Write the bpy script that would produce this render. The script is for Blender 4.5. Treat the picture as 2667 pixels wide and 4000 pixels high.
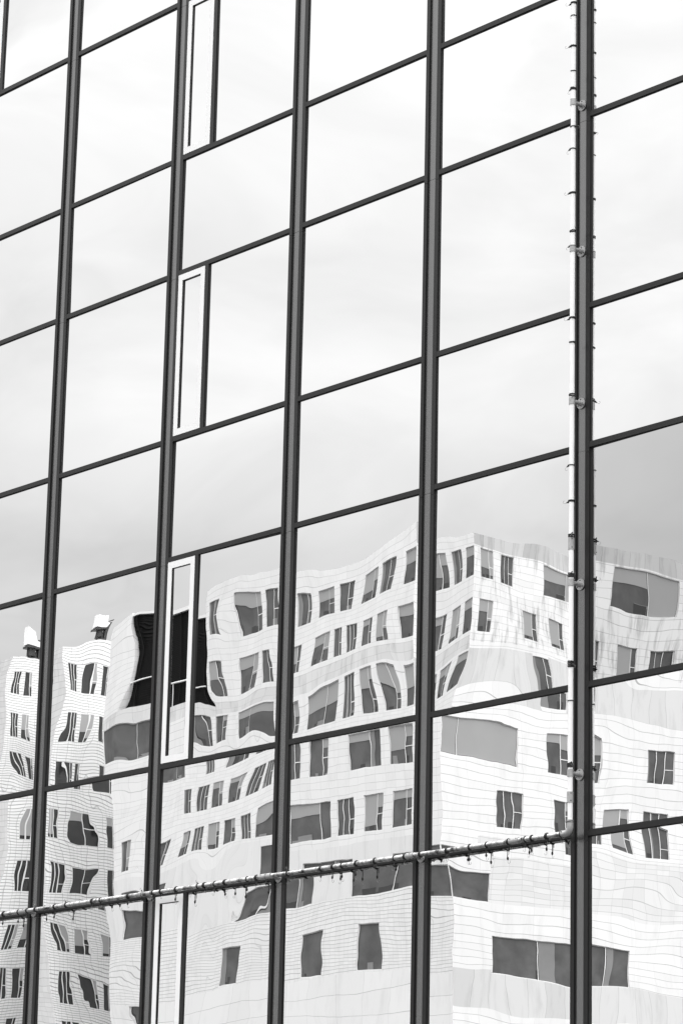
import bpy, bmesh, math, random
import numpy as np
from mathutils import Matrix, Vector

for o in list(bpy.data.objects):
    bpy.data.objects.remove(o)
SC = bpy.context.scene
COL = SC.collection
R = math.radians
rng = random.Random(7)
nprng = np.random.RandomState(11)

# ------------------------------------------------------------------ camera
cam_d = bpy.data.cameras.new('camera')
cam = bpy.data.objects.new('camera', cam_d)
COL.objects.link(cam)
MR = np.array([[0.6389328500428118, 0.7689340084050073, 0.022478964708769533],
               [-0.1762753396446279, 0.1747918808295683, -0.9686974775590329],
               [-0.7487935748718341, 0.6149701530271776, 0.24722438807867742]])
cm = Matrix.Identity(4)
for i in range(3):
    cm[i][0] = MR[0][i]
    cm[i][1] = -MR[1][i]
    cm[i][2] = -MR[2][i]
cm.translation = Vector((32.71572, -20.57123, -4.42023))
cam.matrix_world = cm
cam_d.sensor_fit = 'HORIZONTAL'
cam_d.sensor_width = 36.0
cam_d.lens = 165.458
cam_d.clip_start = 0.1
cam_d.clip_end = 5000
SC.camera = cam

# ------------------------------------------------------------------ world, sun, exposure
SUN_EL, SUN_AZ = R(42), R(82)          # azimuth measured from +Y towards +X
w = bpy.data.worlds.new('World')
SC.world = w
w.use_nodes = True
nt = w.node_tree
nt.nodes.clear()
def N(tree, typ, **kw):
    n = tree.nodes.new(typ)
    for k, v in kw.items():
        setattr(n, k, v)
    return n
def LK(tree, a, b):
    tree.links.new(a, b)
def MATH(tree, op, a, b=None, clamp=False):
    n = N(tree, 'ShaderNodeMath', operation=op, use_clamp=clamp)
    for i, x in enumerate((a, b)):
        if x is None:
            continue
        if isinstance(x, (int, float)):
            n.inputs[i].default_value = x
        else:
            LK(tree, x, n.inputs[i])
    return n.outputs[0]
sky = N(nt, 'ShaderNodeTexSky', sky_type='NISHITA', sun_disc=False, sun_elevation=SUN_EL, sun_rotation=SUN_AZ)
bw = N(nt, 'ShaderNodeRGBToBW')
LK(nt, sky.outputs[0], bw.inputs[0])
tc = N(nt, 'ShaderNodeTexCoord')
sep = N(nt, 'ShaderNodeSeparateXYZ')
LK(nt, tc.outputs['Generated'], sep.inputs[0])
ramp = N(nt, 'ShaderNodeValToRGB')
el = ramp.color_ramp.elements
stops = [(0.0, 0.50), (0.16, 0.60), (0.235, 0.70), (0.27, 0.84), (0.34, 0.95), (0.42, 1.0), (1.0, 1.0)]
while len(el) < len(stops):
    el.new(0.5)
for e, (p, v) in zip(el, stops):
    e.position = p
    e.color = (v, v, v, 1)
LK(nt, sep.outputs[2], ramp.inputs[0])
zen = MATH(nt, 'MULTIPLY', MATH(nt, 'POWER', MATH(nt, 'MAXIMUM', MATH(nt, 'SUBTRACT', sep.outputs[2], 0.44), 0.0), 0.8), 5.6)
mp = N(nt, 'ShaderNodeMapping')
mp.inputs['Scale'].default_value = (1.0, 1.0, 2.2)
LK(nt, tc.outputs['Generated'], mp.inputs[0])
cl = N(nt, 'ShaderNodeTexNoise')
cl.inputs['Scale'].default_value = 9.0
cl.inputs['Detail'].default_value = 5.0
cl.inputs['Roughness'].default_value = 0.5
cl.inputs['Distortion'].default_value = 0.6
LK(nt, mp.outputs[0], cl.inputs['Vector'])
cloud = MATH(nt, 'ADD', MATH(nt, 'MULTIPLY', cl.outputs[0], 0.60), 0.665)
cover = MATH(nt, 'ADD', MATH(nt, 'MULTIPLY', ramp.outputs[0], cloud), zen)
tot = MATH(nt, 'ADD', MATH(nt, 'MULTIPLY', cover, 11.0), MATH(nt, 'MULTIPLY', bw.outputs[0], 0.06))
bg = N(nt, 'ShaderNodeBackground')
bg.inputs[1].default_value = 0.1
LK(nt, tot, bg.inputs[0])
wo = N(nt, 'ShaderNodeOutputWorld')
LK(nt, bg.outputs[0], wo.inputs[0])

sun_d = bpy.data.lights.new('sun', 'SUN')
sun_d.energy = 1.0
sun_d.angle = R(14)
sun_d.color = (1, 1, 1)
sun = bpy.data.objects.new('sun', sun_d)
COL.objects.link(sun)
sdir = Vector((math.cos(SUN_EL) * math.sin(SUN_AZ), math.cos(SUN_EL) * math.cos(SUN_AZ), math.sin(SUN_EL)))
sun.rotation_euler = sdir.to_track_quat('Z', 'Y').to_euler()
sun.location = (0, 0, 60)

SC.view_settings.view_transform = 'Standard'
SC.view_settings.look = 'None'
SC.view_settings.exposure = 0.05
SC.view_settings.gamma = 1.0
SC.view_settings.use_curve_mapping = False
SC.render.engine = 'CYCLES'
SC.cycles.max_bounces = 8
SC.cycles.glossy_bounces = 6

# ------------------------------------------------------------------ materials
def mat(name, v, rough=0.5, metal=0.0, spec=0.5, var=0.0, vscale=20.0, coat=0.0):
    m = bpy.data.materials.new(name)
    m.use_nodes = True
    t = m.node_tree
    b = t.nodes['Principled BSDF']
    b.inputs['Base Color'].default_value = (v, v, v, 1)
    b.inputs['Roughness'].default_value = rough
    b.inputs['Metallic'].default_value = metal
    b.inputs['Specular IOR Level'].default_value = spec
    b.inputs['Coat Weight'].default_value = coat
    if var:
        g = N(t, 'ShaderNodeNewGeometry')
        n = N(t, 'ShaderNodeTexNoise')
        n.inputs['Scale'].default_value = vscale
        n.inputs['Detail'].default_value = 6
        LK(t, g.outputs['Position'], n.inputs['Vector'])
        f = MATH(t, 'ADD', MATH(t, 'MULTIPLY', n.outputs[0], 2 * var), 1 - var)
        LK(t, MATH(t, 'MULTIPLY', f, v), b.inputs['Base Color'])
    return m

M_FRAME = mat('dark_anodised_frame', 0.012, 0.36, 0.0, 0.33, 0.12, 60)
M_CHANNEL = mat('satin_aluminium_channel', 0.22, 0.27, 0.9, 0.5, 0.06, 40)
M_RUBBER = mat('black_rubber', 0.012, 0.6)
M_SASH = mat('white_painted_sash', 0.88, 0.4, 0.0, 0.4, 0.02, 8)
M_MIRROR = [mat('reflective_coated_glass', v, 0.0, 1.0) for v in (0.905, 0.89, 0.92)]
M_MIRROR_TINT = mat('darker_coated_glass', 0.67, 0.0, 1.0)
M_CORE = mat('dark_interior', 0.02, 0.9)
M_CORD = mat('black_elastic_cord', 0.012, 0.55)
M_WIRE = mat('hook_wire', 0.25, 0.4, 0.6)
M_CLAMP = mat('galvanised_clamp', 0.42, 0.5, 0.35, 0.5, 0.35, 45)
M_HOLE = mat('grub_screw', 0.02, 0.7)

def pipe_material(name, top, dirt, metal, rough):
    m = mat(name, 0.72, rough, metal, 0.5)
    t = m.node_tree
    b = t.nodes['Principled BSDF']
    g = N(t, 'ShaderNodeNewGeometry')
    n1 = N(t, 'ShaderNodeTexNoise')
    n1.inputs['Scale'].default_value = 18
    n1.inputs['Detail'].default_value = 8
    LK(t, g.outputs['Position'], n1.inputs['Vector'])
    n2 = N(t, 'ShaderNodeTexNoise')
    n2.inputs['Scale'].default_value = 90
    n2.inputs['Detail'].default_value = 4
    LK(t, g.outputs['Position'], n2.inputs['Vector'])
    s = MATH(t, 'MULTIPLY', MATH(t, 'SUBTRACT', n1.outputs[0], 0.42, True), 1.2)
    s = MATH(t, 'ADD', s, MATH(t, 'MULTIPLY', n2.outputs[0], 0.10))
    v = MATH(t, 'SUBTRACT', top, MATH(t, 'MULTIPLY', s, dirt), True)
    LK(t, v, b.inputs['Base Color'])
    return m
M_PIPE = pipe_material('white_coated_pipe', 0.97, 0.12, 0.0, 0.35)
M_PIPE_BARE = pipe_material('weathered_steel_pipe', 0.86, 2.0, 1.0, 0.22)

def cladding(name, v, hu, hz, wu, wz, axis, joint=0.45, var=0.05, stain=0.0, ou=0.0, oz=0.0, jz=None):
    """panel cladding: dark joints on a world grid, a slightly different tone for each panel, streaky stains"""
    m = bpy.data.materials.new(name)
    m.use_nodes = True
    t = m.node_tree
    b = t.nodes['Principled BSDF']
    b.inputs['Roughness'].default_value = 0.45
    g = N(t, 'ShaderNodeNewGeometry')
    s = N(t, 'ShaderNodeSeparateXYZ')
    LK(t, g.outputs['Position'], s.inputs[0])
    u = MATH(t, 'ADD', s.outputs[axis], ou + 1000.0)
    z = MATH(t, 'ADD', s.outputs[2], oz + 100.0)
    un = MATH(t, 'DIVIDE', u, hu)
    zn = MATH(t, 'DIVIDE', z, hz)
    ju = MATH(t, 'LESS_THAN', MATH(t, 'FRACT', un), wu / hu)
    jzz = MATH(t, 'LESS_THAN', MATH(t, 'FRACT', zn), wz / hz)
    cu = MATH(t, 'FLOOR', un)
    cz = MATH(t, 'FLOOR', zn)
    cb = N(t, 'ShaderNodeCombineXYZ')
    LK(t, cu, cb.inputs[0])
    LK(t, cz, cb.inputs[1])
    wn = N(t, 'ShaderNodeTexWhiteNoise', noise_dimensions='2D')
    LK(t, cb.outputs[0], wn.inputs['Vector'])
    tone = MATH(t, 'ADD', MATH(t, 'MULTIPLY', wn.outputs[0], 2 * var), 1 - var)
    mpp = N(t, 'ShaderNodeMapping')
    mpp.inputs['Scale'].default_value = (1, 1, 0.22)
    LK(t, g.outputs['Position'], mpp.inputs[0])
    ns = N(t, 'ShaderNodeTexNoise')
    ns.inputs['Scale'].default_value = 1.7
    ns.inputs['Detail'].default_value = 9
    ns.inputs['Roughness'].default_value = 0.65
    LK(t, mpp.outputs[0], ns.inputs['Vector'])
    st = MATH(t, 'SUBTRACT', 1.0, MATH(t, 'MULTIPLY', MATH(t, 'SUBTRACT', ns.outputs[0], 0.5, True), stain * 4.0))
    tone = MATH(t, 'MULTIPLY', tone, st)
    jv = MATH(t, 'SUBTRACT', 1.0, MATH(t, 'MULTIPLY', ju, 1 - joint))
    jh = MATH(t, 'SUBTRACT', 1.0, MATH(t, 'MULTIPLY', jzz, 1 - (jz if jz is not None else joint)))
    f = MATH(t, 'MULTIPLY', MATH(t, 'MULTIPLY', tone, MATH(t, 'MINIMUM', jv, jh)), v)
    LK(t, f, b.inputs['Base Color'])
    return m

# joints: the L face runs along X (axis 0), the R face along Y (axis 1)
ML_PANEL = cladding('white_panels_front', 0.84, 0.76, 0.40, 0.016, 0.022, 0, 0.80, 0.03, 0.10, jz=0.66)
ML_FINE = cladding('small_white_tiles_front', 0.82, 0.34, 0.20, 0.018, 0.026, 0, 0.80, 0.04, 0.10, jz=0.52)
ML_BIG = cladding('plain_white_panels_front', 0.83, 1.9, 1.10, 0.018, 0.026, 0, 0.76, 0.03, 0.12, jz=0.58)
ML_BAND = cladding('plain_band_panels_front', 0.78, 1.05, 50.0, 0.020, 0.01, 0, 0.80, 0.03, 0.14)
ML_STAIN = cladding('stained_panels_front', 0.72, 0.95, 0.55, 0.020, 0.026, 0, 0.75, 0.05, 0.40)
MR_PANEL = cladding('white_panels_side', 0.84, 1.9, 0.43, 0.014, 0.026, 1, 0.76, 0.03, 0.12, jz=0.52)
MR_STAIN = cladding('stained_white_panels_side', 0.84, 1.9, 0.43, 0.014, 0.022, 1, 0.74, 0.05, 0.75, jz=0.56)
MR_PARAPET = cladding('grey_parapet_panels_side', 0.54, 1.25, 50.0, 0.030, 0.01, 1, 0.60, 0.12, 0.35)
MR_BAND = cladding('grey_band_panels_side', 0.67, 1.25, 50.0, 0.026, 0.01, 1, 0.68, 0.06, 0.20)
MR_GRID = cladding('pale_square_tiles_side', 0.76, 0.95, 0.36, 0.018, 0.024, 1, 0.72, 0.06, 0.10, jz=0.64)
MW_TILE = cladding('white_lapped_tiles_side', 0.86, 0.26, 0.20, 0.022, 0.040, 1, 0.68, 0.03, 0.05, jz=0.34)  # horizontal lines: shadows under the lapped courses, painted into the colour
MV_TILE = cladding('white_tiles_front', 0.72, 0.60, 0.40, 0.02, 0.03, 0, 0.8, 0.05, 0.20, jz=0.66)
M_ROOF = mat('roof_felt', 0.30, 0.8)
M_PANE = mat('dark_window_glass', 0.10, 0.12, 0.0, 0.55, 0.75, 0.9)
M_PANE_DARK = mat('black_window_glass', 0.045, 0.10, 0.0, 0.5, 0.35, 0.7)
M_BLIND = mat('pale_roller_blind', 0.36, 0.35, 0.0, 0.5, 0.08, 0.6)
M_CURTAIN = mat('grey_curtain', 0.24, 0.5, 0.0, 0.4, 0.2, 0.9)
M_BAR = mat('white_window_bar', 0.80, 0.45)
M_REVEAL = mat('white_reveal', 0.72, 0.5)
M_LOUVRE = mat('black_louvre', 0.006, 0.7, 0.0, 0.2, 0.5, 1.5)
M_STEEL = mat('dark_roof_steel', 0.06, 0.5, 0.3, 0.5, 0.4, 2.0)
M_WHITE = mat('white_enamel', 0.85, 0.4)
M_PAVING = mat('dark_asphalt', 0.06, 0.75, 0.0, 0.4, 0.25, 0.6)

# ------------------------------------------------------------------ mesh helpers
class MB:
    def __init__(s):
        s.v, s.f, s.m = [], [], []
    def box(s, x0, x1, y0, y1, z0, z1, mi=0):
        k = len(s.v)
        s.v += [(x0, y0, z0), (x1, y0, z0), (x1, y1, z0), (x0, y1, z0), (x0, y0, z1), (x1, y0, z1), (x1, y1, z1), (x0, y1, z1)]
        for q in ((0, 3, 2, 1), (4, 5, 6, 7), (0, 1, 5, 4), (1, 2, 6, 5), (2, 3, 7, 6), (3, 0, 4, 7)):
            s.f.append(tuple(k + i for i in q))
            s.m.append(mi)
    def quad(s, a, b, c, d, mi=0):
        k = len(s.v)
        s.v += [tuple(a), tuple(b), tuple(c), tuple(d)]
        s.f.append((k, k + 1, k + 2, k + 3))
        s.m.append(mi)
    def tube(s, pts, r, seg=16, mi=0, caps=True, closed=False):
        pts = [Vector(p) for p in pts]
        n = len(pts)
        rs = r if isinstance(r, (list, tuple)) else [r] * n
        k0 = len(s.v)
        up = None
        for i, p in enumerate(pts):
            if closed:
                d = pts[(i + 1) % n] - pts[i - 1]
            else:
                d = pts[min(i + 1, n - 1)] - pts[max(i - 1, 0)]
            d.normalize()
            if up is None:
                up = d.orthogonal().normalized()
            else:
                up = (up - d * up.dot(d)).normalized()
            sd = d.cross(up)
            for j in range(seg):
                a = 2 * math.pi * j / seg
                s.v.append(tuple(p + (up * math.cos(a) + sd * math.sin(a)) * rs[i]))
        for i in range(n if closed else n - 1):
            for j in range(seg):
                a, b = k0 + i * seg + j, k0 + i * seg + (j + 1) % seg
                i2 = (i + 1) % n
                c, d2 = k0 + i2 * seg + (j + 1) % seg, k0 + i2 * seg + j
                s.f.append((a, b, c, d2))
                s.m.append(mi)
        if caps and not closed:
            k1 = len(s.v)                    # caps get vertices of their own so that the sides shade as a cylinder
            s.v += s.v[k0:k0 + seg] + s.v[k0 + (n - 1) * seg:k0 + n * seg]
            s.f.append(tuple(k1 + j for j in reversed(range(seg))))
            s.m.append(mi)
            s.f.append(tuple(k1 + seg + j for j in range(seg)))
            s.m.append(mi)
    def ball(s, c, rx, ry, rz, mi=0, seg=10, rings=7):
        k = len(s.v)
        for i in range(rings + 1):
            th = math.pi * i / rings
            for j in range(seg):
                a = 2 * math.pi * j / seg
                s.v.append((c[0] + rx * math.sin(th) * math.cos(a), c[1] + ry * math.sin(th) * math.sin(a), c[2] + rz * math.cos(th)))
        for i in range(rings):
            for j in range(seg):
                s.f.append((k + i * seg + j, k + i * seg + (j + 1) % seg, k + (i + 1) * seg + (j + 1) % seg, k + (i + 1) * seg + j))
                s.m.append(mi)
    def mesh(s, name, mats, smooth=False):
        me = bpy.data.meshes.new(name)
        me.from_pydata(s.v, [], s.f)
        for x in mats:
            me.materials.append(x)
        me.polygons.foreach_set('material_index', s.m)
        if smooth:
            me.polygons.foreach_set('use_smooth', [True] * len(s.f))
        me.update()
        return me
    def build(s, name, mats, parent=None, smooth=False):
        return link(name, s.mesh(name, mats if isinstance(mats, (list, tuple)) else [mats], smooth), parent)

def link(name, me, parent=None):
    o = bpy.data.objects.new(name, me)
    COL.objects.link(o)
    if parent is not None:
        o.parent = parent
        o.matrix_parent_inverse = world_of(parent).inverted()
    return o
def world_of(o):
    m = Matrix.Translation(o.location)
    if o.parent:
        m = world_of(o.parent) @ o.matrix_parent_inverse @ m
    return m
def thing(name, loc, label, cat, group=None):
    o = bpy.data.objects.new(name, None)
    COL.objects.link(o)
    o.location = loc
    o.empty_display_size = 0.3
    return tag(o, label, cat, group)
def tag(o, label, cat, group=None):
    o['label'] = label
    o['category'] = cat
    if group:
        o['group'] = group
    return o

GROUND = -6.0
# ------------------------------------------------------------------ ground
g = MB()
g.quad((-2500, -2500, GROUND), (2500, -2500, GROUND), (2500, 2500, GROUND), (-2500, 2500, GROUND))
go = g.build('ground', M_PAVING)
go['kind'] = 'structure'

# ------------------------------------------------------------------ glass building
S = 2.2896                 # bay width
MW = 0.235                 # overall mullion width: bar .052 + channel .127 + bar .056
TB = 0.055                 # height of a transom
GY = 0.024                 # glass plane behind the face of the frames
BACK = 0.095
TZ = {-3: 16.160, -2: 14.160, -1: 12.147, 0: 10.714, 1: 8.700, 2: 7.266, 3: 5.250, 4: 3.818, 5: 1.433, 6: 0.0, 7: -2.016, 8: -3.45}
C0, C1 = -1, 6             # first and last bay
R0, R1 = -3, 7
Z0, Z1 = TZ[8], TZ[-3] + TB

building = thing('glass_office_building', (7.0, 0.0, GROUND), 'office building with mirror glass curtain wall behind dark frames', 'building')

m = MB()
m.box(C0 * S - MW, (C1 + 1) * S, 0.16, 14.0, GROUND, Z1 - 0.002)
m.build('building_core', M_CORE, building)
m = MB()
m.box(C0 * S - MW, (C1 + 1) * S, 0.004, 0.155, GROUND, Z0 - 0.006)
m.build('plinth', M_FRAME, building)

seams = [TZ[k] - 0.047 for k in (-2, 0, 2, 4, 6, 8)]
def cuts(lo, hi, dz=0.0, gap=0.0035):
    zs = sorted([s + dz for s in seams if lo + 0.02 < s + dz < hi - 0.02])
    edges = [lo]
    for s in zs:
        edges += [s - gap / 2, s + gap / 2]
    edges.append(hi)
    return [(edges[i], edges[i + 1]) for i in range(0, len(edges), 2)]
for c in range(C0, C1 + 2):
    x = c * S
    mb = MB()
    for a, b in cuts(Z0, Z1):
        mb.box(x - MW, x - 0.183, 0.0, BACK, a, b)
        mb.box(x - 0.056, x, 0.0, BACK, a, b)
    mu = mb.build('mullion', M_FRAME, building)
    mb = MB()
    for a, b in cuts(Z0, Z1, 0.027):
        mb.box(x - 0.1825, x - 0.0565, 0.019, 0.06, a, b)
    mb.build('channel_strip', M_CHANNEL, mu)

# vent windows: bay -> rows
VENTS = {2: (0, 2, 4, 6), 0: (-1,)}
VW = 0.507
POST = 0.065
for c in range(C0, C1 + 1):
    xa, xb = c * S, (c + 1) * S - MW
    for r in range(R0, R1 + 2):
        mb = MB()
        mb.box(xa + 0.0005, xb - 0.0005, 0.0006, BACK - 0.002, TZ[r], TZ[r] + TB)
        mb.build('transom', M_FRAME, building)

# warped panes: every pane of this facade is slightly bowed and tilted; amplitudes of its bending
# modes in millimetres: cosines (i, j) across and up the pane, then two tilts, a twist and two bows
WARP = {
    (4, 4, 0): (8, [-0.04,0.14,0.07,0.16,0.06,0.03,0.04,-0.42,0.28,-0.18,-0.12,0.01,-0.11,0.04,-0.09,-0.21,-0.4,-0.62,-0.18,-0.09,-0.08,-0.04,0.03,0.02,-0.15,0.05,-0.01,-0.01,0.02,-0.04,-0.12,-0,-0.05,-0.01,0.04,-0.07,-0.01,0.02,-0.04,-0.05,-0.01,0.02,-0.2,-5.94,-1.98,19.75,14.52]),
    (4, 5, 0): (8, [-0.05,-0.03,0.03,0.02,0.01,-0,0.01,-0.07,0.04,-0.04,-0.03,-0.02,-0,-0.01,-0.01,-0.01,0.01,-0.02,-0.02,0.03,-0,0.02,0.03,0.02,0.01,-0.01,0.01,-0,-0.01,-0,-0.01,-0,-0.01,0,-0.01,0.03,-0.01,0,0,-0.02,0,0,3.21,-7.62,0.61,-0.97,-0.38]),
    (4, 6, 0): (8, [-0.04,-0.01,-0.05,-0,-0.06,0.04,0,-0.02,-0.08,0.07,0.03,0.01,0.02,0.04,-0.05,-0.03,0.05,-0.09,0.04,0.02,0.04,-0.01,0.02,-0.01,-0.06,0.03,-0.05,-0,-0.01,0.01,0.02,0.01,-0.02,0.02,-0,0.01,0.01,0.01,0,-0.02,0.03,-0.01,-1.07,-2.42,2.3,-0.46,2.25]),
    (5, 4, 0): (8, [-0.12,0.16,-0.03,-0.07,0.03,-0.02,-0.02,0.06,0.05,0.05,-0.15,-0.1,0.01,-0.04,0.07,-0.01,0.02,-0.02,-0.05,0.01,-0.01,0,-0,-0.01,0.03,0.06,0.04,0.02,0.01,0.03,-0.01,0,0.01,-0.02,0.01,-0.02,-0,-0.01,0,-0.02,-0,0.02,-14.61,-5.84,-10.46,2.33,-8.89]),
    (5, 5, 0): (8, [0.08,-0.05,-0.01,0.03,-0.04,0.01,-0.02,0.01,0.09,-0.11,-0,0.03,-0.03,0.03,-0,0.04,0.03,-0.1,0.01,-0.01,0.01,0,0.03,0.01,-0.04,0,-0.01,0.01,0.01,-0,-0.02,-0,-0,0,-0.01,-0.03,0,-0,-0.01,0,-0,-0.01,-10.58,-6.33,-2.47,-2.15,0.04]),
    (5, 6, 0): (8, [0.06,-0.12,0.1,-0,-0.02,0.02,-0.06,0.01,-0.07,-0.09,0.13,-0.03,-0,-0.04,0.03,0.01,-0.08,0.02,0.01,-0.03,0.05,-0.09,0.01,-0.03,-0.02,-0.04,-0.02,0.04,0.01,-0.03,-0.03,-0.02,-0.02,-0,-0.03,-0.01,0.01,-0.01,-0.01,-0.01,-0.01,-0,-9,-2.03,1.06,2.09,-0.04]),
    (3, 4, 0): (8, [-0.21,0.17,-0.16,-0.27,-0.12,-0.06,-0.06,0.16,-0.05,0.22,0.01,0.09,-0.05,0.07,-0.03,-0.18,0.24,-0.61,0.08,-0.07,0.02,-0.05,-0.01,0.18,-0.05,0.1,-0,-0.01,-0.01,-0.05,-0.04,0.07,0,0.08,-0.01,0,0.01,-0.03,0.04,0.01,0.02,0.02,4.78,-2.08,-1.12,14.5,9.79]),
    (3, 5, 0): (8, [-0.01,-0.01,-0,-0,0,0,-0,0.03,0.02,-0.05,-0,-0,0.01,-0,0.01,0.05,0.01,0.03,-0.01,0,-0,-0,-0.01,0.01,-0.01,0,0.01,0,-0.01,-0.01,0,-0,0,-0.01,-0.01,-0.01,0,-0.01,-0.01,0,-0.01,-0,-1.53,-8.22,0.83,-0.87,-0.18]),
    (3, 6, 0): (8, [-0.04,-0.08,0.02,-0.02,0.01,0.01,-0.01,0.03,0.1,0.05,-0.01,0.06,-0.01,-0.04,-0.04,-0.05,-0.14,0.11,-0.01,-0.02,-0,-0.03,0.01,0.01,0.03,-0.01,0.05,0.01,-0,-0.01,-0,0.01,-0.02,0.02,0.01,0.01,-0,0.02,0,0.01,0.01,-0.01,14.9,-6.58,-1.71,-1.95,0.95]),
    (2, 4, 0): (8, [-0.17,-0.19,0.28,0.06,0.07,0.06,0.06,0.07,-0.33,0.02,-0.09,0.06,-0.04,-0.01,0.02,0.07,0.27,0.3,-0.01,0.03,-0.01,-0.05,-0.06,-0.03,0.04,-0.03,0.01,0,0.02,-0.03,-0.03,0.04,0.02,0.02,0.04,0.04,0.02,-0,-0.03,-0.03,0.01,-0.02,20.29,9.88,8.72,4.45,6.09]),
    (2, 4, 1): (3, [0.09,0.09,0,0.01,-0.03,0,-0,0.87,-7.07,-0.24,0.28,-6.33]),
    (2, 5, 0): (8, [0.08,-0.17,-0.06,-0.02,-0.08,-0.03,-0.05,-0.03,0.11,-0.02,-0.12,-0.03,-0.02,0.02,0.01,0.06,0.31,-0.12,0.17,0.07,0.09,-0.02,0.09,-0.14,0.02,-0.01,0,0,-0.01,-0.09,-0.14,-0.06,-0.03,0.05,-0.05,0.02,0.02,0.06,0.01,0.04,-0,-0.06,3.96,-5.1,-5.94,10.99,11.44]),
    (2, 6, 0): (8, [0.08,-0.07,-0.01,0.01,0.02,0.02,-0.03,0.07,-0,-0.05,-0.05,0.05,0.03,-0.03,0.03,0.03,-0.12,0.02,0.03,-0.01,0.04,-0.03,-0.04,0.02,0.04,-0.04,0.03,-0.01,-0.02,-0.01,0.03,-0.02,0.01,-0.01,0.03,-0.03,-0.01,-0.01,-0.01,-0,0.03,-0.03,22.16,-1.71,-5.73,-0.6,8.31]),
    (2, 6, 1): (3, [0,-0,0,0.01,0.01,-0,-0,5.33,2.8,0.12,0.24,-0.78]),
    (1, 4, 0): (8, [0.11,-0.08,-0.13,0.1,-0.13,0.08,-0.04,0.27,-0.57,0.48,-0.02,0.17,0.12,-0.05,0.07,0.14,0.2,-0.09,-0.05,-0.15,0.08,-0.03,-0.21,0.11,-0.07,-0.02,0.06,-0.01,-0.04,-0.09,0.04,-0.03,0.09,-0.01,0.16,-0.08,0.04,-0.01,-0.01,-0.04,-0.02,-0.07,0.52,-5.64,-6.46,4.31,3.45]),
    (1, 5, 0): (8, [-0.07,-0.06,-0.01,0.03,0.03,-0.01,0.03,0.07,-0.07,-0.13,-0.01,-0.05,-0,0.03,-0,-0.01,0.11,-0.03,-0.05,-0,0.01,-0.01,-0.2,-0.12,0.05,-0.01,-0.01,0.01,0.1,0.1,-0.01,-0.01,0.01,-0.06,-0.06,0,-0.01,-0.03,0.03,-0.01,-0,0,-1.93,-6.8,2.35,-3.01,0.77]),
    (1, 6, 0): (8, [0.07,-0.05,0.02,0.05,-0.09,0.02,0.06,0.03,-0.06,0.12,-0.03,-0.1,0.03,0.03,-0,0,0.01,-0.07,0.03,0.02,0.03,0.04,-0.15,0.02,0.09,0.04,0.01,0.03,0.06,0.01,-0.06,-0,-0.04,0,-0,-0.01,-0.03,-0.02,0.01,0,0.01,-0,-5.83,-9.11,10.67,-1.32,5.96]),
    (0, 4, 0): (8, [0.02,0,0.04,-0,0.09,-0.01,-0.01,0.04,-0.1,0.09,-0.03,-0.02,-0.03,-0.01,-0.03,-0.05,0.07,-0.14,-0.05,0.02,-0.1,0.02,0.04,0.02,0.08,0.08,0.03,0,-0.01,-0.06,-0.04,-0.06,-0.03,-0.01,0.05,0.01,0.01,0.02,-0.01,0.04,-0.01,-0.01,19.1,-1.88,7.05,6.17,22.69]),
    (0, 5, 0): (8, [0.01,-0.01,-0.01,0,-0,0,-0,-0.01,-0,0.01,0.01,0,0,-0,0,0,-0.01,0.01,-0.01,-0.01,0.01,-0,0,0.01,-0.01,0,0.01,-0.01,-0,0,0,0.01,-0.01,0,-0.01,0.01,-0.01,-0,0.01,-0.01,-0,-0.01,21.39,-6.91,-2.1,-9.34,1.51]),
    (0, 6, 0): (8, [-0.01,-0.01,0.01,0.02,-0.03,0.02,-0.01,0,0.02,0.02,-0.02,-0.02,0.04,-0.03,0.01,-0,-0.01,0,0.02,-0.01,-0,-0,0,0.01,-0.01,-0.01,0.02,-0.03,-0,0,0,0.01,-0.02,0,-0.01,0,0,0,0,-0,-0,0,23.37,-12.87,-8.2,-0.86,9.4]),
}
def modes(nb):
    return [(i, j) for i in range(nb) for j in range(nb) if (i, j) != (0, 0) and i + j <= nb]
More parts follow.
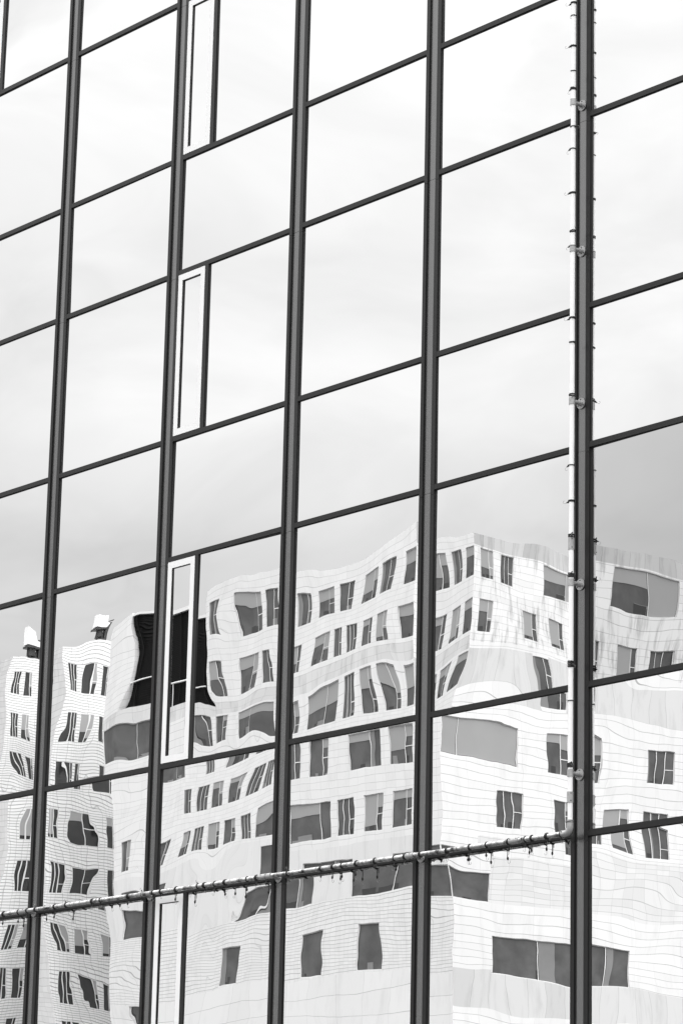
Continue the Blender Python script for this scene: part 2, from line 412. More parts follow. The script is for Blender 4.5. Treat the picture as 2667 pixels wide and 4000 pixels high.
def pane_mesh(name, x0, x1, z0, z1, nb, co, fine, y0=GY, ripple=1.0, lap=0.012, glass=None):
    nx, nz = fine
    a = np.linspace(-lap / (x1 - x0), 1 + lap / (x1 - x0), nx)
    b = np.linspace(-lap / (z1 - z0), 1 + lap / (z1 - z0), nz)
    A, B = np.meshgrid(a, b)
    h = np.zeros_like(A)
    idx = modes(nb)
    for (i, j), k in zip(idx, co):
        if k:
            h += k * np.cos(np.pi * i * A) * np.cos(np.pi * j * B)
    t = co[len(idx):]
    h += t[0] * (A - .5) + t[1] * (B - .5) + t[2] * (A - .5) * (B - .5) + t[3] * (A - .5) ** 2 + t[4] * (B - .5) ** 2
    h *= 0.001
    X = x0 + A * (x1 - x0)
    Z = z0 + B * (z1 - z0)
    h -= 0.5 * (np.percentile(h, 5) + np.percentile(h, 95))
    for q in range(14):              # roller-wave ripple of toughened glass
        lam = nprng.uniform(0.13, 0.45)
        th = nprng.normal(math.pi / 2, 0.5) if q < 9 else nprng.uniform(0, math.pi)
        sl = nprng.uniform(0.4, 1.0) * 0.00007 * ripple
        h += sl * lam / (2 * math.pi) * np.sin(2 * math.pi * (X * math.cos(th) + Z * math.sin(th)) / lam + nprng.uniform(0, 6.28))
    h = np.maximum(h, -0.0175)
    V = np.stack([X, y0 + h, Z], -1).reshape(-1, 3)
    i = np.arange(nx * nz).reshape(nz, nx)
    F = np.stack([i[:-1, :-1], i[:-1, 1:], i[1:, 1:], i[1:, :-1]], -1).reshape(-1, 4)
    me = bpy.data.meshes.new(name)
    me.vertices.add(len(V))
    me.vertices.foreach_set('co', V.ravel())
    me.loops.add(F.size)
    me.loops.foreach_set('vertex_index', F.ravel().astype(np.int32))
    me.polygons.add(len(F))
    me.polygons.foreach_set('loop_start', np.arange(0, F.size, 4, dtype=np.int32))
    me.polygons.foreach_set('use_smooth', np.ones(len(F), dtype=bool))
    me.update()
    me.validate()
    me.materials.append(glass or rng.choice(M_MIRROR))
    return me
def random_warp(nb=3, amp=1.0):
    idx = modes(nb)
    return [nprng.normal() * 1.3 * amp / (1 + i * i + j * j) for i, j in idx] + [nprng.normal() * 3 * amp, nprng.normal() * 3 * amp, nprng.normal() * 2 * amp, nprng.normal() * 2 * amp, nprng.normal() * 2 * amp]
def gasket(name, x0, x1, z0, z1, y, parent):
    mb = MB()
    ww = 0.007
    mb.box(x0 + .0003, x0 + ww, y - .009, y + .03, z0 + .0003, z1 - .0003)
    mb.box(x1 - ww, x1 - .0003, y - .009, y + .03, z0 + .0003, z1 - .0003)
    mb.box(x0 + ww + .0003, x1 - ww - .0003, y - .009, y + .03, z0 + .0003, z0 + ww)
    mb.box(x0 + ww + .0003, x1 - ww - .0003, y - .009, y + .03, z1 - ww, z1 - .0003)
    mb.build(name, M_RUBBER, parent)

for c in range(C0, C1 + 1):
    for r in range(R0, R1 + 1):
        xa, xb = c * S, (c + 1) * S - MW
        zb, zt = TZ[r + 1] + TB, TZ[r]
        if c in VENTS and r in VENTS[c]:
            vx0, vx1 = xa + 0.003, xa + VW
            px0 = xa + VW + POST
            mb = MB()
            mb.box(xa + VW + 0.002, px0, 0.0004, BACK - 0.004, zb + 0.0004, zt - 0.0004)
            mb.build('window_post', M_FRAME, building)
            mb = MB()
            fz0, fz1, fw, ya, yb = zb + 0.006, zt - 0.006, 0.076, -0.002, 0.052
            q = [(vx0, fz0), (vx1, fz0), (vx1, fz1), (vx0, fz1)]
            p = [(vx0 + fw, fz0 + fw), (vx1 - fw, fz0 + fw), (vx1 - fw, fz1 - fw), (vx0 + fw, fz1 - fw)]
            for k in range(4):        # four mitred rails
                k2 = (k + 1) % 4
                e = 0.0006
                o1, o2, i1, i2 = q[k], q[k2], p[k], p[k2]
                d = Vector((o2[0] - o1[0], o2[1] - o1[1])).normalized() * e
                a_, b_, c_, d_ = (o1[0] + d.x, o1[1] + d.y), (o2[0] - d.x, o2[1] - d.y), (i2[0] - d.x, i2[1] - d.y), (i1[0] + d.x, i1[1] + d.y)
                F_ = [(t[0], ya, t[1]) for t in (a_, b_, c_, d_)]
                B_ = [(t[0], yb, t[1]) for t in (a_, b_, c_, d_)]
                mb.quad(*F_)
                mb.quad(B_[3], B_[2], B_[1], B_[0])
                for u in range(4):
                    u2 = (u + 1) % 4
                    mb.quad(F_[u], B_[u], B_[u2], F_[u2])
            vent = mb.build('vent_window', M_SASH, building)
            bd = MB()                 # dark glazing rebate behind the white rails
            x2, x3, z2, z3 = vx0 + fw, vx1 - fw, fz0 + fw, fz1 - fw
            bd.box(x2 + .0005, x2 + .005, 0.002, 0.05, z2 + .0005, z3 - .0005)
            bd.box(x2 + .0055, x3 - .001, 0.002, 0.05, z3 - .005, z3 - .0005)
            bd.build('glazing_bead', M_FRAME, vent)
            nb, co = WARP.get((c, r, 1), (2, None))
            if co is None:
                co = random_warp(2, 0.4)
            link('vent_pane', pane_mesh('vent_pane', x2, x3, z2, z3, nb, co, (16, 64), 0.020, 0.7, 0.004), vent)
        else:
            px0 = xa
        nb, co = WARP.get((c, r, 0), (3, None))
        inview = co is not None
        if co is None:
            co = random_warp(3, 0.9)
        pn = link('window_pane', pane_mesh('window_pane', px0, xb, zb, zt, nb, co, (84, 96) if inview else (30, 34), glass=M_MIRROR_TINT if (c, r) == (5, 4) else None), building)
        gasket('gasket', px0, xb, zb, zt, GY, pn)

# ------------------------------------------------------------------ pipe frame in front of the glass
PX, PY, PZ, PR = 11.3205, -0.111, 0.026, 0.0248
pipe = thing('pipe_frame', (PX, PY, PZ), 'bent metal pipe frame, one level run and one upright, clamped to the mullions', 'pipe')
mb = MB()
mb.tube([(PX, PY, PZ + 0.085), (PX, PY, 16.0)], PR, 28)
mb.build('upright_pipe', M_PIPE, pipe, True)
mb = MB()
mb.tube([(C0 * S - 0.3, PY, PZ), (PX - 0.085, PY, PZ)], PR, 28)
mb.build('level_pipe', M_PIPE_BARE, pipe, True)
mb = MB()
er = 0.032
pts = [(PX - 0.115, PY, PZ), (PX - 0.06, PY, PZ)]
for k in range(1, 8):
    a = k / 8 * math.pi / 2
    pts.append((PX - 0.06 + 0.06 * math.sin(a), PY, PZ + 0.06 - 0.06 * math.cos(a)))
pts += [(PX, PY, PZ + 0.06), (PX, PY, PZ + 0.125)]
mb.tube(pts, er, 24)
for p in ((PX - 0.092, PY - er * 0.86, PZ + er * 0.5), (PX - er * 0.55, PY - er * 0.84, PZ + 0.1)):
    mb.ball(p, 0.007, 0.007, 0.007, 1, 8, 6)
mb.build('elbow', [M_CLAMP, M_HOLE], pipe, True)

def clamp(loc, upright, seed):
    lx, ly, lz = loc
    cr = 0.0315
    d = Vector((0, 0, 0.034)) if upright else Vector((0.034, 0, 0))
    L0 = Vector((lx, ly, lz))
    mb = MB()
    mb.tube([L0 - d, L0 + d], cr, 24)
    mb.tube([(lx, ly + 0.02, lz), (lx, 0.0, lz)], [0.021, 0.019], 16)
    for s in (-1, 1):
        q = (lx + cr * .75, ly + .016, lz + s * .02) if upright else (lx + s * .02, ly - cr * .2, lz - cr)
        mb.ball(q, .0065, .0065, .0065, 1, 8, 6)
    cl_ = mb.build('pipe_clamp', [M_CLAMP, M_HOLE], pipe, True)
    mb = MB()
    mb.tube([(lx, 0.015, lz), (lx, 0.006, lz)], 0.056, 28)
    mb.tube([(lx, 0.0058, lz), (lx, -0.03, lz)], [0.027, 0.024], 20)
    for k in range(3):
        a = math.pi / 2 + k * 2 * math.pi / 3
        mb.ball((lx + 0.042 * math.cos(a), 0.005, lz + 0.042 * math.sin(a)), .007, .004, .007, 1, 8, 6)
    mb.build('foot_flange', [M_CLAMP, M_HOLE], cl_)
for z in (7.419, 5.867, 4.289, 2.461, 0.599):
    clamp((PX, PY, z), True, 0)
for z in (9.9, 11.9, 13.9):
    clamp((PX, PY, z), True, 0)
for c in range(0, 5):
    clamp((c * S - 0.1195, PY, PZ), False, c)
def sleeve(a, b):
    mb = MB()
    mb.tube([a, b], 0.0312, 24)
    v = Vector(b) - Vector(a)
    for s in (0.16, 0.84):
        p = Vector(a) + v * s + (Vector((0.026, -0.017, 0)) if abs(v.z) > 0.01 else Vector((0, -0.026, 0.017)))
        mb.ball(p, .006, .006, .006, 1, 8, 6)
    mb.build('pipe_coupling', [M_CLAMP, M_HOLE], pipe, True)
sleeve((PX, PY, 2.789), (PX, PY, 2.909))
sleeve((PX, PY, 0.316), (PX, PY, 0.419))
sleeve((10.486, PY, PZ), (10.613, PY, PZ))
sleeve((2.063, PY, PZ), (2.175, PY, PZ))
sleeve((6.606, PY, PZ), (6.728, PY, PZ))
sleeve((8.959, PY, PZ), (9.045, PY, PZ))
# ------------------------------------------------------------------ bungee ties
def loop_pts(upright, r, off, tilt, phase, n=22):
    out = []
    for k in range(n):
        a = 2 * math.pi * k / n
        h = off + tilt * math.sin(a + phase)
        if upright:
            out.append((r * math.cos(a), r * math.sin(a), h))
        else:
            out.append((h, r * math.cos(a), r * math.sin(a)))
    return out
def hook_pts(p, d, s=1.0, turn=1):
    # a J of bent wire starting at p along d
    p, d = Vector(p), Vector(d).normalized()
    side = d.cross(Vector((0, 1, 0.3))).normalized() * turn
    pts = [p, p + d * 0.014 * s]
    c = p + d * 0.014 * s + side * 0.0095 * s
    for k in range(1, 9):
        a = k / 8 * math.pi * 1.15
        pts.append(c - side * 0.0095 * s * math.cos(a) + d * 0.0095 * s * math.sin(a))
    return pts
def tie_proto(upright, loops, kind, seed):
    """one bungee tie: its cord wound round the pipe and its toggle; the wire hook is a part of its own"""
    rg = random.Random(seed)
    mb = MB()
    rr = PR + 0.0028
    cr = 0.0050 if upright else 0.0052
    span = (loops - 1) * 0.0095
    for k in range(loops):
        off = -span / 2 + k * 0.0095
        mb.tube(loop_pts(upright, rr + (0.002 if k % 2 else 0), off, rg.uniform(-.006, .006), rg.uniform(0, 6)), cr, 8, closed=True)
    hk = MB()
    if upright:
        a = {'left': rg.uniform(3.3, 3.9), 'right': rg.uniform(-0.7, 0.1), 'none': rg.uniform(2.0, 2.8)}[kind]
        p = Vector((math.cos(a) * (rr + .006), math.sin(a) * (rr + .006), rg.uniform(-.012, .004)))
        d = Vector((math.cos(a), math.sin(a) * .6, rg.uniform(-.7, .2))).normalized()
        mb.ball(p, .011, .010, .012)
        mb.tube([p, p + d * 0.022], [0.008, 0.006], 8)
        hk.tube(hook_pts(p + d * .02, d, rg.uniform(1.0, 1.5), rg.choice((-1, 1))), 0.0014, 6)
        if loops > 3:
            for q in range(3):
                mb.tube([(rr * .8, -.02, .02 * q - .02), (rr * 1.2, -.015, .02 * q - .01)], .006, 8)
    else:
        drop = {'long': rg.uniform(.085, .125), 'short': rg.uniform(.05, .075), 'none': .03, 'up': 0.03}[kind]
        y = -rg.uniform(0.0, 0.012)
        x = rg.uniform(-.006, .006)
        if kind == 'up':
            mb.tube([(x, y - .01, rr), (x - .008, y - .01, rr + .018)], [.007, .006], 8)
            hk.tube(hook_pts((x - .008, y - .01, rr + .018), (-.5, 0, 1), 1.3), .0014, 6)
        else:
            mb.tube([(x, y, -rr), (x + rg.uniform(-.006, .006), y, -rr - drop * .35), (x + rg.uniform(-.008, .008), y, -drop)], [cr * .9, cr * .8, cr * .8], 8)
            mb.tube([(x, y, -drop + .012), (x, y, -drop - .004), (x, y, -drop - .022)], [.005, .0115, .006], 8)
            hk.tube(hook_pts((x, y, -drop - .02), (rg.uniform(-.25, .25), 0, -1), rg.uniform(1.3, 1.7), rg.choice((-1, 1))), .0015, 6)
            if loops > 1:
                x2 = x + rg.uniform(.012, .022)
                d2 = drop * rg.uniform(.5, .8)
                mb.tube([(x2, y, -rr + .004), (x2, y, -d2)], cr * .8, 8)
                hk.tube(hook_pts((x2, y, -d2), (rg.uniform(-.3, .3), 0, -1), 1.4, rg.choice((-1, 1))), .0015, 6)
    return mb.mesh('bungee_tie', [M_CORD], True), hk.mesh('wire_hook', [M_WIRE], True)
PROTO = {}
def tie(loc, upright, loops, kind, label, group):
    key = (upright, loops, kind, rng.randrange(3))
    if key not in PROTO:
        PROTO[key] = tie_proto(upright, loops, kind, hash(str(key)) % 9999 if False else sum(ord(ch) for ch in str(key)))
    a, b = PROTO[key]
    o = bpy.data.objects.new('bungee_tie', a)
    COL.objects.link(o)
    o.location = loc
    tag(o, label, 'bungee tie', group)
    h = bpy.data.objects.new('wire_hook', b)
    COL.objects.link(h)
    h.parent = o
    return o
ORD = ['first', 'second', 'third', 'fourth', 'fifth', 'sixth', 'seventh', 'eighth', 'ninth', 'tenth', 'eleventh', 'twelfth', 'thirteenth',
       'fourteenth', 'fifteenth', 'sixteenth', 'seventeenth', 'eighteenth', 'nineteenth']
ORD += ['twentieth'] + ['twenty-' + x for x in ORD[:9]] + ['thirtieth'] + ['thirty-' + x for x in ORD[:9]] + ['fortieth'] + ['forty-' + x for x in ORD[:9]]
COUNT = {1: 'single-loop', 2: 'double-loop', 3: 'triple-loop', 4: 'thickly wound', 6: 'thickly wound'}
UP_TIES = [(0.128, 2, 'none'), (0.673, 4, 'right'), (1.299, 1, 'none'), (1.656, 6, 'right'), (2.534, 4, 'right'), (2.924, 4, 'right'), (3.275, 2, 'left'), (3.636, 1, 'left'), (4.349, 3, 'right'), (4.893, 2, 'none'), (5.144, 2, 'left'), (5.894, 1, 'left'), (6.047, 2, 'none'), (6.451, 2, 'left'), (6.921, 1, 'left'), (7.158, 1, 'right'), (7.565, 3, 'left'), (7.758, 1, 'none'), (8.023, 2, 'left'), (8.354, 1, 'none'), (8.494, 2, 'left')]
LV_TIES = [(11.203, 2, 'none'), (11.007, 3, 'none'), (10.795, 2, 'long'), (10.703, 1, 'short'), (10.466, 2, 'short'), (10.153, 1, 'long'), (9.906, 2, 'long'), (9.568, 3, 'short'), (9.166, 2, 'none'), (8.936, 2, 'none'), (8.775, 1, 'short'), (8.470, 3, 'short'), (8.178, 2, 'long'), (7.952, 1, 'long'), (7.805, 2, 'long'), (7.610, 1, 'short'), (7.059, 2, 'up'), (6.703, 1, 'short'), (6.528, 3, 'short'), (6.374, 1, 'long'), (5.987, 3, 'long'), (5.807, 1, 'short'), (5.621, 3, 'none'), (5.504, 1, 'up'), (5.110, 2, 'long'), (4.830, 2, 'none'), (4.688, 1, 'none'), (4.485, 1, 'up'), (4.218, 3, 'short'), (3.687, 1, 'none'), (3.526, 2, 'none'), (3.009, 2, 'up'), (2.778, 2, 'long'), (2.393, 3, 'up'), (2.223, 1, 'short'), (2.042, 1, 'long'), (1.728, 2, 'long')]
for k, (z, n, kind) in enumerate(UP_TIES):
    tie((PX, PY, z), True, n, kind, '%s black bungee tie round the upright pipe, %s above the elbow' % (COUNT[n], ORD[k]), 'bungee ties round the upright pipe')
for k, (x, n, kind) in enumerate(LV_TIES):
    tie((x, PY, PZ), False, n, kind, '%s black bungee tie round the level pipe, %s left of the elbow' % (COUNT[n], ORD[k]), 'bungee ties round the level pipe')

# ------------------------------------------------------------------ buildings across the square
# a facade is described in (u, z); place() maps u to world; out is the outward normal
def facade(name, parent, axis, fixed, sgn, u0, sdir_, U, Z, zones, wins, mats, out):
    """wall with real openings. axis 0: runs along X at Y=fixed; axis 1: runs along Y at X=fixed"""
    def P(u, z, d=0.0):
        c = u0 + sdir_ * u
        return (c, fixed + out * d, z) if axis == 0 else (fixed + out * d, c, z)
    us = {U[0], U[1]}
    zs = {Z[0], Z[1]}
    for a, b, zt, zb, *_ in wins:
        us |= {a, b}
        zs |= {zt, zb}
    for (ua, ub, za, zb, mi) in zones:
        us |= {ua, ub}
        zs |= {za, zb}
    us = sorted(x for x in us if U[0] - 1e-6 <= x <= U[1] + 1e-6)
    zs = sorted(x for x in zs if Z[0] - 1e-6 <= x <= Z[1] + 1e-6)
    flip = (sdir_ * out > 0) if axis == 0 else (sdir_ * out < 0)
    mb = MB()
    def Q(a, b, c, d, mi):
        if flip:
            mb.quad(d, c, b, a, mi)
        else:
            mb.quad(a, b, c, d, mi)
    for i in range(len(us) - 1):
        for j in range(len(zs) - 1):
            uc, zc = (us[i] + us[i + 1]) / 2, (zs[j] + zs[j + 1]) / 2
            if any(a < uc < b and zb < zc < zt for a, b, zt, zb, *_ in wins):
                continue
            mi = 0
            for (ua, ub, za, zb, k) in zones:
                if ua < uc < ub and za < zc < zb:
                    mi = k
            if mi < 0:
                continue
            Q(P(us[i], zs[j]), P(us[i + 1], zs[j]), P(us[i + 1], zs[j + 1]), P(us[i], zs[j + 1]), mi)
    wall = mb.build(name, mats, parent)
    return P, flip
def window(parent, P, flip, a, b, zt, zb, style, rightpos, seedv, dep=-0.09):
    """recessed window: reveal, pane(s), white bars, sometimes a blind. rightpos: u grows to the right as seen in the reflection"""
    rg = random.Random(seedv)
    mb = MB()
    def Q(p, q, r_, s, mi):
        if flip:
            mb.quad(s, r_, q, p, mi)
        else:
            mb.quad(p, q, r_, s, mi)
    Q(P(a, zb, dep), P(b, zb, dep), P(b, zt, dep), P(a, zt, dep), 4 if style.get('dark') else 0)
    Q(P(a, zb), P(b, zb), P(b, zb, dep), P(a, zb, dep), 2)
    Q(P(a, zt, dep), P(b, zt, dep), P(b, zt), P(a, zt), 2)
    Q(P(a, zb), P(a, zb, dep), P(a, zt, dep), P(a, zt), 2)
    Q(P(b, zb, dep), P(b, zb), P(b, zt), P(b, zt, dep), 2)
    W_, H = b - a, zt - zb
    def U(f):
        return a + f * W_ if rightpos else b - f * W_
    def rect(f0, f1, g0, g1, d, mi):
        x0, x1 = sorted((U(f0), U(f1)))
        Q(P(x0, zb + g0 * H, d), P(x1, zb + g0 * H, d), P(x1, zb + g1 * H, d), P(x0, zb + g1 * H, d), mi)
    bars = style['bars']
    edges = [0] + list(bars) + [1]
    for k in range(len(edges) - 1):
        if rg.random() < style.get('blind', 0.45):
            d = style['drops'][k] if 'drops' in style else style.get('drop', rg.choice((0.25, 0.35, 0.62, 0.85)))
            rect(edges[k] + .01, edges[k + 1] - .01, 1 - d, 1, dep + .022, 3)
        elif rg.random() < 0.4 and not style.get('dark') and W_ > 1.2:
            e = edges[k] + (edges[k + 1] - edges[k]) * rg.uniform(.18, .4)
            rect(edges[k] + .01, e, 0, 1, dep + .017, 5)
    if W_ > 1.2 and not style.get('dark'):
        for q in range(rg.randrange(1, 3 + int(W_ > 2.2) * 3)):      # things standing inside, behind the glass
            f0 = rg.uniform(.03, .8)
            f1 = min(.97, f0 + rg.uniform(.06, .3))
            rect(f0, f1, 0, rg.uniform(.06, .24), dep + .006 + q * .001, rg.choice((4, 4, 4, 5)))
    bw_ = 0.055 / W_
    for f in bars:
        rect(f - bw_ / 2, f + bw_ / 2, 0, 1, dep + .035, 1)
    fb = 0.035
    rect(0, fb / W_, 0, 1, dep + .03, 1)
    rect(1 - fb / W_, 1, 0, 1, dep + .03, 1)
    rect(fb / W_, 1 - fb / W_, 1 - fb / H, 1, dep + .03, 1)
    rect(fb / W_, 1 - fb / W_, 0, fb / H, dep + .03, 1)
    if style.get('cross'):
        f0 = bars[-1] if bars else 0
        rect(f0 + bw_ / 2, 1, .44, .44 + .05 / H, dep + .032, 1)
    mb.build('window', [M_PANE, M_BAR, M_REVEAL, M_BLIND, M_PANE_DARK, M_CURTAIN], parent)
ST = {'2': dict(bars=(.68,), cross=True, blind=.5), '3': dict(bars=(.33, .66), cross=True, blind=.15), 'w': dict(bars=(.7,), blind=.7),
      'c': dict(bars=(), blind=1.0, drop=.3), 'b': dict(bars=(.68,), cross=True, blind=1.0), 'D': dict(bars=(.62,), blind=0.0),
      'd': dict(bars=(), blind=0.0), 'g': dict(bars=(.4, .77), blind=0.0), 'x': dict(bars=(.54,), blind=1.0, drops=(.42, .99)), 'f': dict(bars=(.22,), blind=1.0, drop=.97)}

YL, XR = 2 * GY - 86.3, -87.7
ROW = dict(A=(35., 33.), B=(31.6, 29.6), C=(28.2, 26.2), D=(24.8, 22.8), E=(21.4, 19.4), F=(18.1, 16.1), G=(14.6, 12.2))
block = thing('white_office_block', (XR - 15, YL - 12, GROUND), 'white panelled office block seen wavering in the mirror glass', 'building')
LW = dict(A1=(.05, 1.5, 'c'), A2=(2.3, 3.9, '2'), A3=(4.6, 6.9, 'w'), A4=(8., 9.4, '2'), A5=(10.2, 13., 'b'), A6=(14.2, 15.7, '2'),
          B1=(.05, 1.5, 'c'), B2=(2.3, 3.8, '2'), B3=(4.6, 6.1, '2'), B4=(7., 8.4, '3'), B5=(9.1, 10.2, '2'), B6=(10.8, 13., 'b'), B7=(14.8, 16.1, '2'),
          C1=(.05, 1.5, 'c'), C2=(2.3, 3.9, 'b'), C3=(4.6, 6.1, 'b'), C4=(6.9, 8.4, '3'), C6=(9.2, 13.4, 'w'), C7=(14.9, 16.5, '2'),
          C8=(17.2, 18.8, '2'), C0=(20.4, 21.8, '3'), C9=(24., 30.9, 'D'),
          D1=(3.4, 5.2, 'b'), D2=(5.9, 8.6, 'w'), D3=(10.3, 11.8, '2'), D4=(12.5, 13.9, '3'), D5=(14.2, 15.6, '3'), D6=(16.3, 17.8, 'b'), D7=(18.5, 20., 'b'),
          D8=(20.6, 22., '3'), D9=(22.7, 24.1, '2'), E1=(3.5, 5.1, 'b'), E2=(5.8, 7.3, '2'), E3=(8.2, 9.5, '3'), E4=(10.1, 13.4, 'w'), E5=(14.2, 15.6, '3'),
          E6=(16.3, 17.8, '2'), E7=(18.5, 20., 'b'), E8=(20.6, 22., '3'), E9=(22.7, 24.1, '2'), E10=(26., 27.4, '2'), E11=(28., 29.5, '2'),
          F1=(.05, 5., 'D'), F2=(8.2, 12.2, 'D'), F3=(25., 29.3, 'd'), G1=(2.9, 4.6, 'd'), G2=(7., 8.7, 'd'), G3=(11.5, 13.1, 'd'))
RW = dict(A1=(.9, 2.4, 'b'), A2=(3.4, 5.2, '3'), A3=(8.6, 14., 'x'), B1=(.9, 2.4, '2'), B2=(6.2, 7.8, '2'), B3=(9.3, 10.9, '2'), B4=(12.4, 14.5, '3'),
          C1=(7., 8.6, '2'), D1=(.05, 5.3, 'f'), D2=(7.3, 8.9, '2'), D3=(12.4, 14.4, '3'), E1=(3.8, 5.55, '3'), E2=(7.6, 8.9, '2'), E4=(9.6, 11.1, 'b'), E3=(12.2, 14.1, '3'),
          F1=(.05, 2.5, 'd'), G1=(2.65, 10.7, 'g'))
ZR = 35.95
UE, UM = 31.1, 16.4        # left end of the block; left end of its top storeys
lw = [(a, b, ROW[k[0]][0], ROW[k[0]][1], s) for k, (a, b, s) in LW.items()] + [(25.5, 29.3, 12.1, 9.9, 'd')]
zonesL = [(0, UE, 16.1, 18.9, 3), (0, UE, 12.1, 16.1, 1), (0, UE, GROUND, 12.1, 2), (0, UM, 28.35, 29.3, 4), (UM, UE, 28.2, 29.0, 4),
          (UM, UE, 29.0, ZR, -1)]
PL, fl = facade('front_wall', block, 0, YL, 1, XR, -1, (0, UE), (GROUND, ZR), zonesL, lw, [ML_PANEL, ML_FINE, ML_BIG, ML_BAND, ML_STAIN], 1)
for k, (a, b, zt, zb, s) in enumerate(lw):
    window(block, PL, fl, a, b, zt, zb, ST[s], False, 100 + k)
rw = [(a, b, ROW[k[0]][0], ROW[k[0]][1], s) for k, (a, b, s) in RW.items()] + [(2.2, 10., 9.4, 7.2, 'g')]
zonesR = [(0, 26, 35.12, ZR, 4), (0, 26, 28.9, 35.12, 1), (0, 7., 26.0, 28.4, 2), (8.6, 26, 26.0, 28.4, 2), (2.5, 26, 16.1, 18.9, 3), (0, 2.5, 10.5, 12.4, 2),
          (2.5, 26, 10.5, 12.2, 2)]
PRr, fr = facade('side_wall', block, 1, XR, 1, YL, -1, (0, 17.0), (GROUND, ZR), zonesR, rw, [MR_PANEL, MR_STAIN, MR_BAND, MR_GRID, MR_PARAPET], 1)
for k, (a, b, zt, zb, s) in enumerate(rw):
    window(block, PRr, fr, a, b, zt, zb, ST[s], True, 300 + k)
# hidden walls, roofs, terrace with black louvre screen
mb = MB()
mb.quad((XR - UE, YL, GROUND), (XR - UE, YL, 29.0), (XR - UE, YL - 17, 29.0), (XR - UE, YL - 17, GROUND))
mb.quad((XR - UE, YL - 17, GROUND), (XR - UE, YL - 17, 34.4), (XR, YL - 17, 34.4), (XR, YL - 17, GROUND))
mb.quad((XR - UM, YL, 29.0), (XR - UM, YL, ZR), (XR - UM, YL - 17, ZR), (XR - UM, YL - 17, 29.0))
mb.build('rear_wall', ML_BIG, block)
mb = MB()
mb.quad((XR - UM, YL, ZR - .15), (XR, YL, ZR - .15), (XR, YL - 17, ZR - .15), (XR - UM, YL - 17, ZR - .15))
mb.quad((XR - UE, YL, 29.0), (XR - UM, YL, 29.0), (XR - UM, YL - 17, 29.0), (XR - UE, YL - 17, 29.0))
mb.build('roof', M_ROOF, block)
UT = 27.6
mb = MB()
mb.box(XR - UE, XR - UT, YL - 6, YL - 0.004, 29.01, 34.4)
mb.build('terrace_wall', ML_PANEL, block)
mb = MB()
mb.box(XR - UT + .02, XR - UM - .02, YL - .9, YL - .30, 29.02, 34.1)
for k in range(48):
    z = 29.1 + k * 0.103
    mb.box(XR - UT + .03, XR - UM - .03, YL - .295, YL - .27, z, z + 0.03)
for k in range(6):
    x = XR - UT + .6 + k * 2.0
    mb.box(x, x + .07, YL - .215, YL - .15, 29.03, 34.1)
mb.box(XR - UT + .02, XR - UM - .02, YL - .95, YL - .1, 34.105, 34.3, 1)
mb.build('louvre_screen', [M_LOUVRE, M_WHITE], block)
mb = MB()
mb.tube([(XR - UE + .3, YL - .1, 30.6), (XR - UM - .3, YL - .1, 30.0)], .05, 8)
for f in (.15, .5, .85):
    x = XR - UE + .3 + f * (UE - UM - .6)
    mb.tube([(x, YL - .1, 29.02), (x, YL - .1, 30.6 - .6 * f)], .035, 8)
mb.build('terrace_rail', M_WHITE, block)

XW, ZW, WS = -124.3426, 34.9721, 3.3
tiled = thing('tiled_office_block', (XW - 12, YL - 10, GROUND), 'white tiled office block with narrow windows, at the left of the reflection', 'building')
ww = []
for i, rname in enumerate('abcdefghijkl'):
    zt = ZW - 1.15 - WS * i
    if zt - 1.9 < GROUND:
        break
    if rname in 'de':
        ww += [(.45, 1.15, zt, zt - 1.9, '3'), (1.5, 2.75, zt, zt - 1.9, '2'), (3.15, 4.1, zt, zt - 1.9, '2')]
    else:
        ww += [(.55, 1.35, zt, zt - 1.9, '3'), (1.75, 2.5, zt, zt - 1.9, '2'), (3.05, 4.1, zt, zt - 1.9, '2')]
    ww += [(5.4, 6.6, zt, zt - 1.9, '2')]
PW, fw_ = facade('side_wall', tiled, 1, XW, 1, YL, -1, (0, 14.), (GROUND, ZW), [], ww, [MW_TILE], 1)
for k, (a, b, zt, zb, s) in enumerate(ww):
    st = dict(ST[s])
    st['dark'] = True
    window(tiled, PW, fw_, a, b, zt, zb, st, True, 500 + k, -0.045)
vw = []
for i in range(11):
    zt = ZW - 1.6 - WS * i
    if zt - 1.9 > GROUND:
        vw += [(1.6, 3.0, zt, zt - 1.9, '2'), (4.2, 5.6, zt, zt - 1.9, '2')]
PV, fv = facade('front_wall', tiled, 0, YL, 1, XW, -1, (0, 16.), (GROUND, ZW), [], vw, [MV_TILE], 1)
for k, (a, b, zt, zb, s) in enumerate(vw):
    window(tiled, PV, fv, a, b, zt, zb, ST[s], False, 700 + k)
mb = MB()
mb.quad((XW - 16, YL, ZW - .02), (XW, YL, ZW - .02), (XW, YL - 14, ZW - .02), (XW - 16, YL - 14, ZW - .02))
mb.build('roof', M_ROOF, tiled)
mb = MB()
mb.quad((XW - 16, YL, GROUND), (XW - 16, YL, ZW), (XW - 16, YL - 14, ZW), (XW - 16, YL - 14, GROUND))
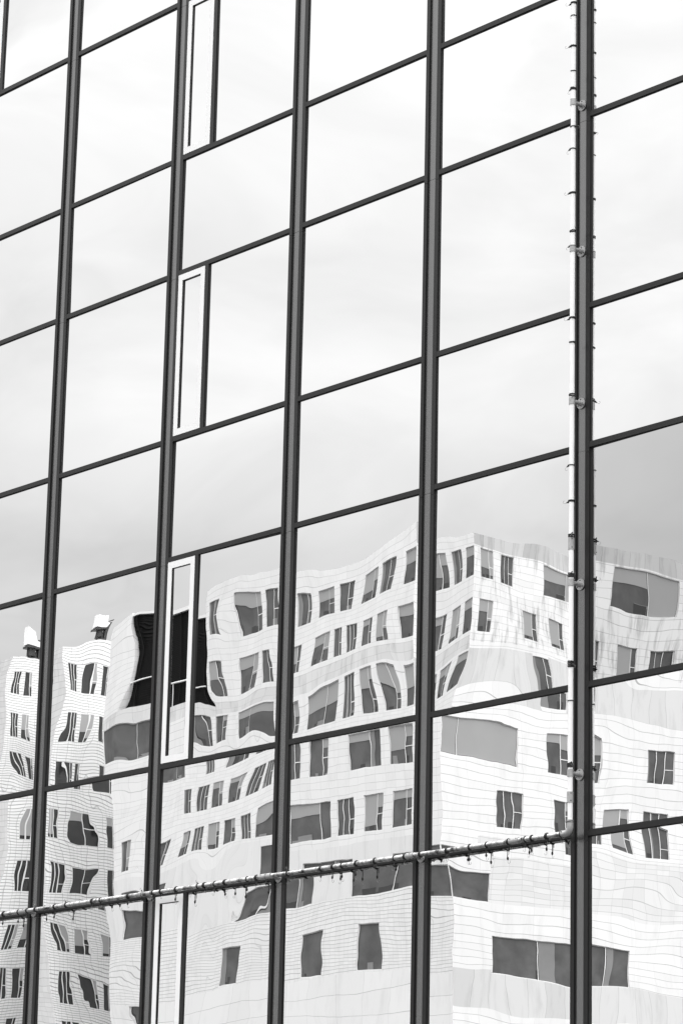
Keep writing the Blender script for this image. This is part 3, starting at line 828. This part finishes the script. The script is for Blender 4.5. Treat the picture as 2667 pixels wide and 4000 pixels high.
mb.quad((XW - 16, YL - 14, GROUND), (XW - 16, YL - 14, ZW), (XW, YL - 14, ZW), (XW, YL - 14, GROUND))
mb.build('rear_wall', MV_TILE, tiled)

# rooftop machine: a white slanted cabin on a dark slewing mast with an arm
ax, ay, az_ = XW - .9, YL - 2.75, ZW
crane = thing('rooftop_machine', (ax, ay, az_), 'white slanted cabin on a dark steel mast on the tiled block roof', 'roof machine')
mb = MB()
k = len(mb.v)
prof = [(-.86, .95), (.62, .88), (.78, 1.12), (.60, 1.22), (.42, 1.30), (.12, 1.86), (-.74, 2.02)]
for x in (-.5, .5):
    mb.v += [(ax + x, ay - p[0], az_ + p[1]) for p in prof]
n = len(prof)
mb.f.append(tuple(k + i for i in range(n)))
mb.f.append(tuple(k + n + i for i in reversed(range(n))))
for i in range(n):
    mb.f.append((k + i, k + n + i, k + n + (i + 1) % n, k + (i + 1) % n))
mb.m += [0] * (n + 2)
mb.build('cabin', M_WHITE, crane)
mb = MB()
mb.box(ax - .55, ax + .55, ay - .74, ay + .9, az_ + .74, az_ + .86)
mb.box(ax - .3, ax + .3, ay - .3, ay + .35, az_ + .28, az_ + .735)
mb.box(ax - .4, ax + .1, ay - .62, ay - .36, az_ + .17, az_ + .6)
mb.box(ax - .5, ax + .5, ay - .9, ay + .5, az_ + .03, az_ + .16)
mb.tube([(ax, ay - .35, az_ + .16), (ax + .1, ay - .2, az_ + .74)], .08, 8)
mb.tube([(ax, ay + .3, az_ + .16), (ax - .1, ay + .15, az_ + .74)], .08, 8)
mb.build('mast', M_STEEL, crane)
mb = MB()
mb.box(ax - .2, ax + .2, ay - 1.15, ay - .72, az_ + .18, az_ + 1.25)
mb.tube([(ax, ay - .55, az_ + 1.25), (ax, ay - 0.9, az_ + 1.42), (ax, ay - 1.3, az_ + 1.42)], .05, 8)
mb.tube([(ax, ay - .8, az_ + 1.2), (ax, ay - 1.25, az_ + .95)], .04, 8)
mb.build('arm', M_STEEL, crane)
for ob in [crane]:
    ob.scale = (1.0, 0.95, 1.3)
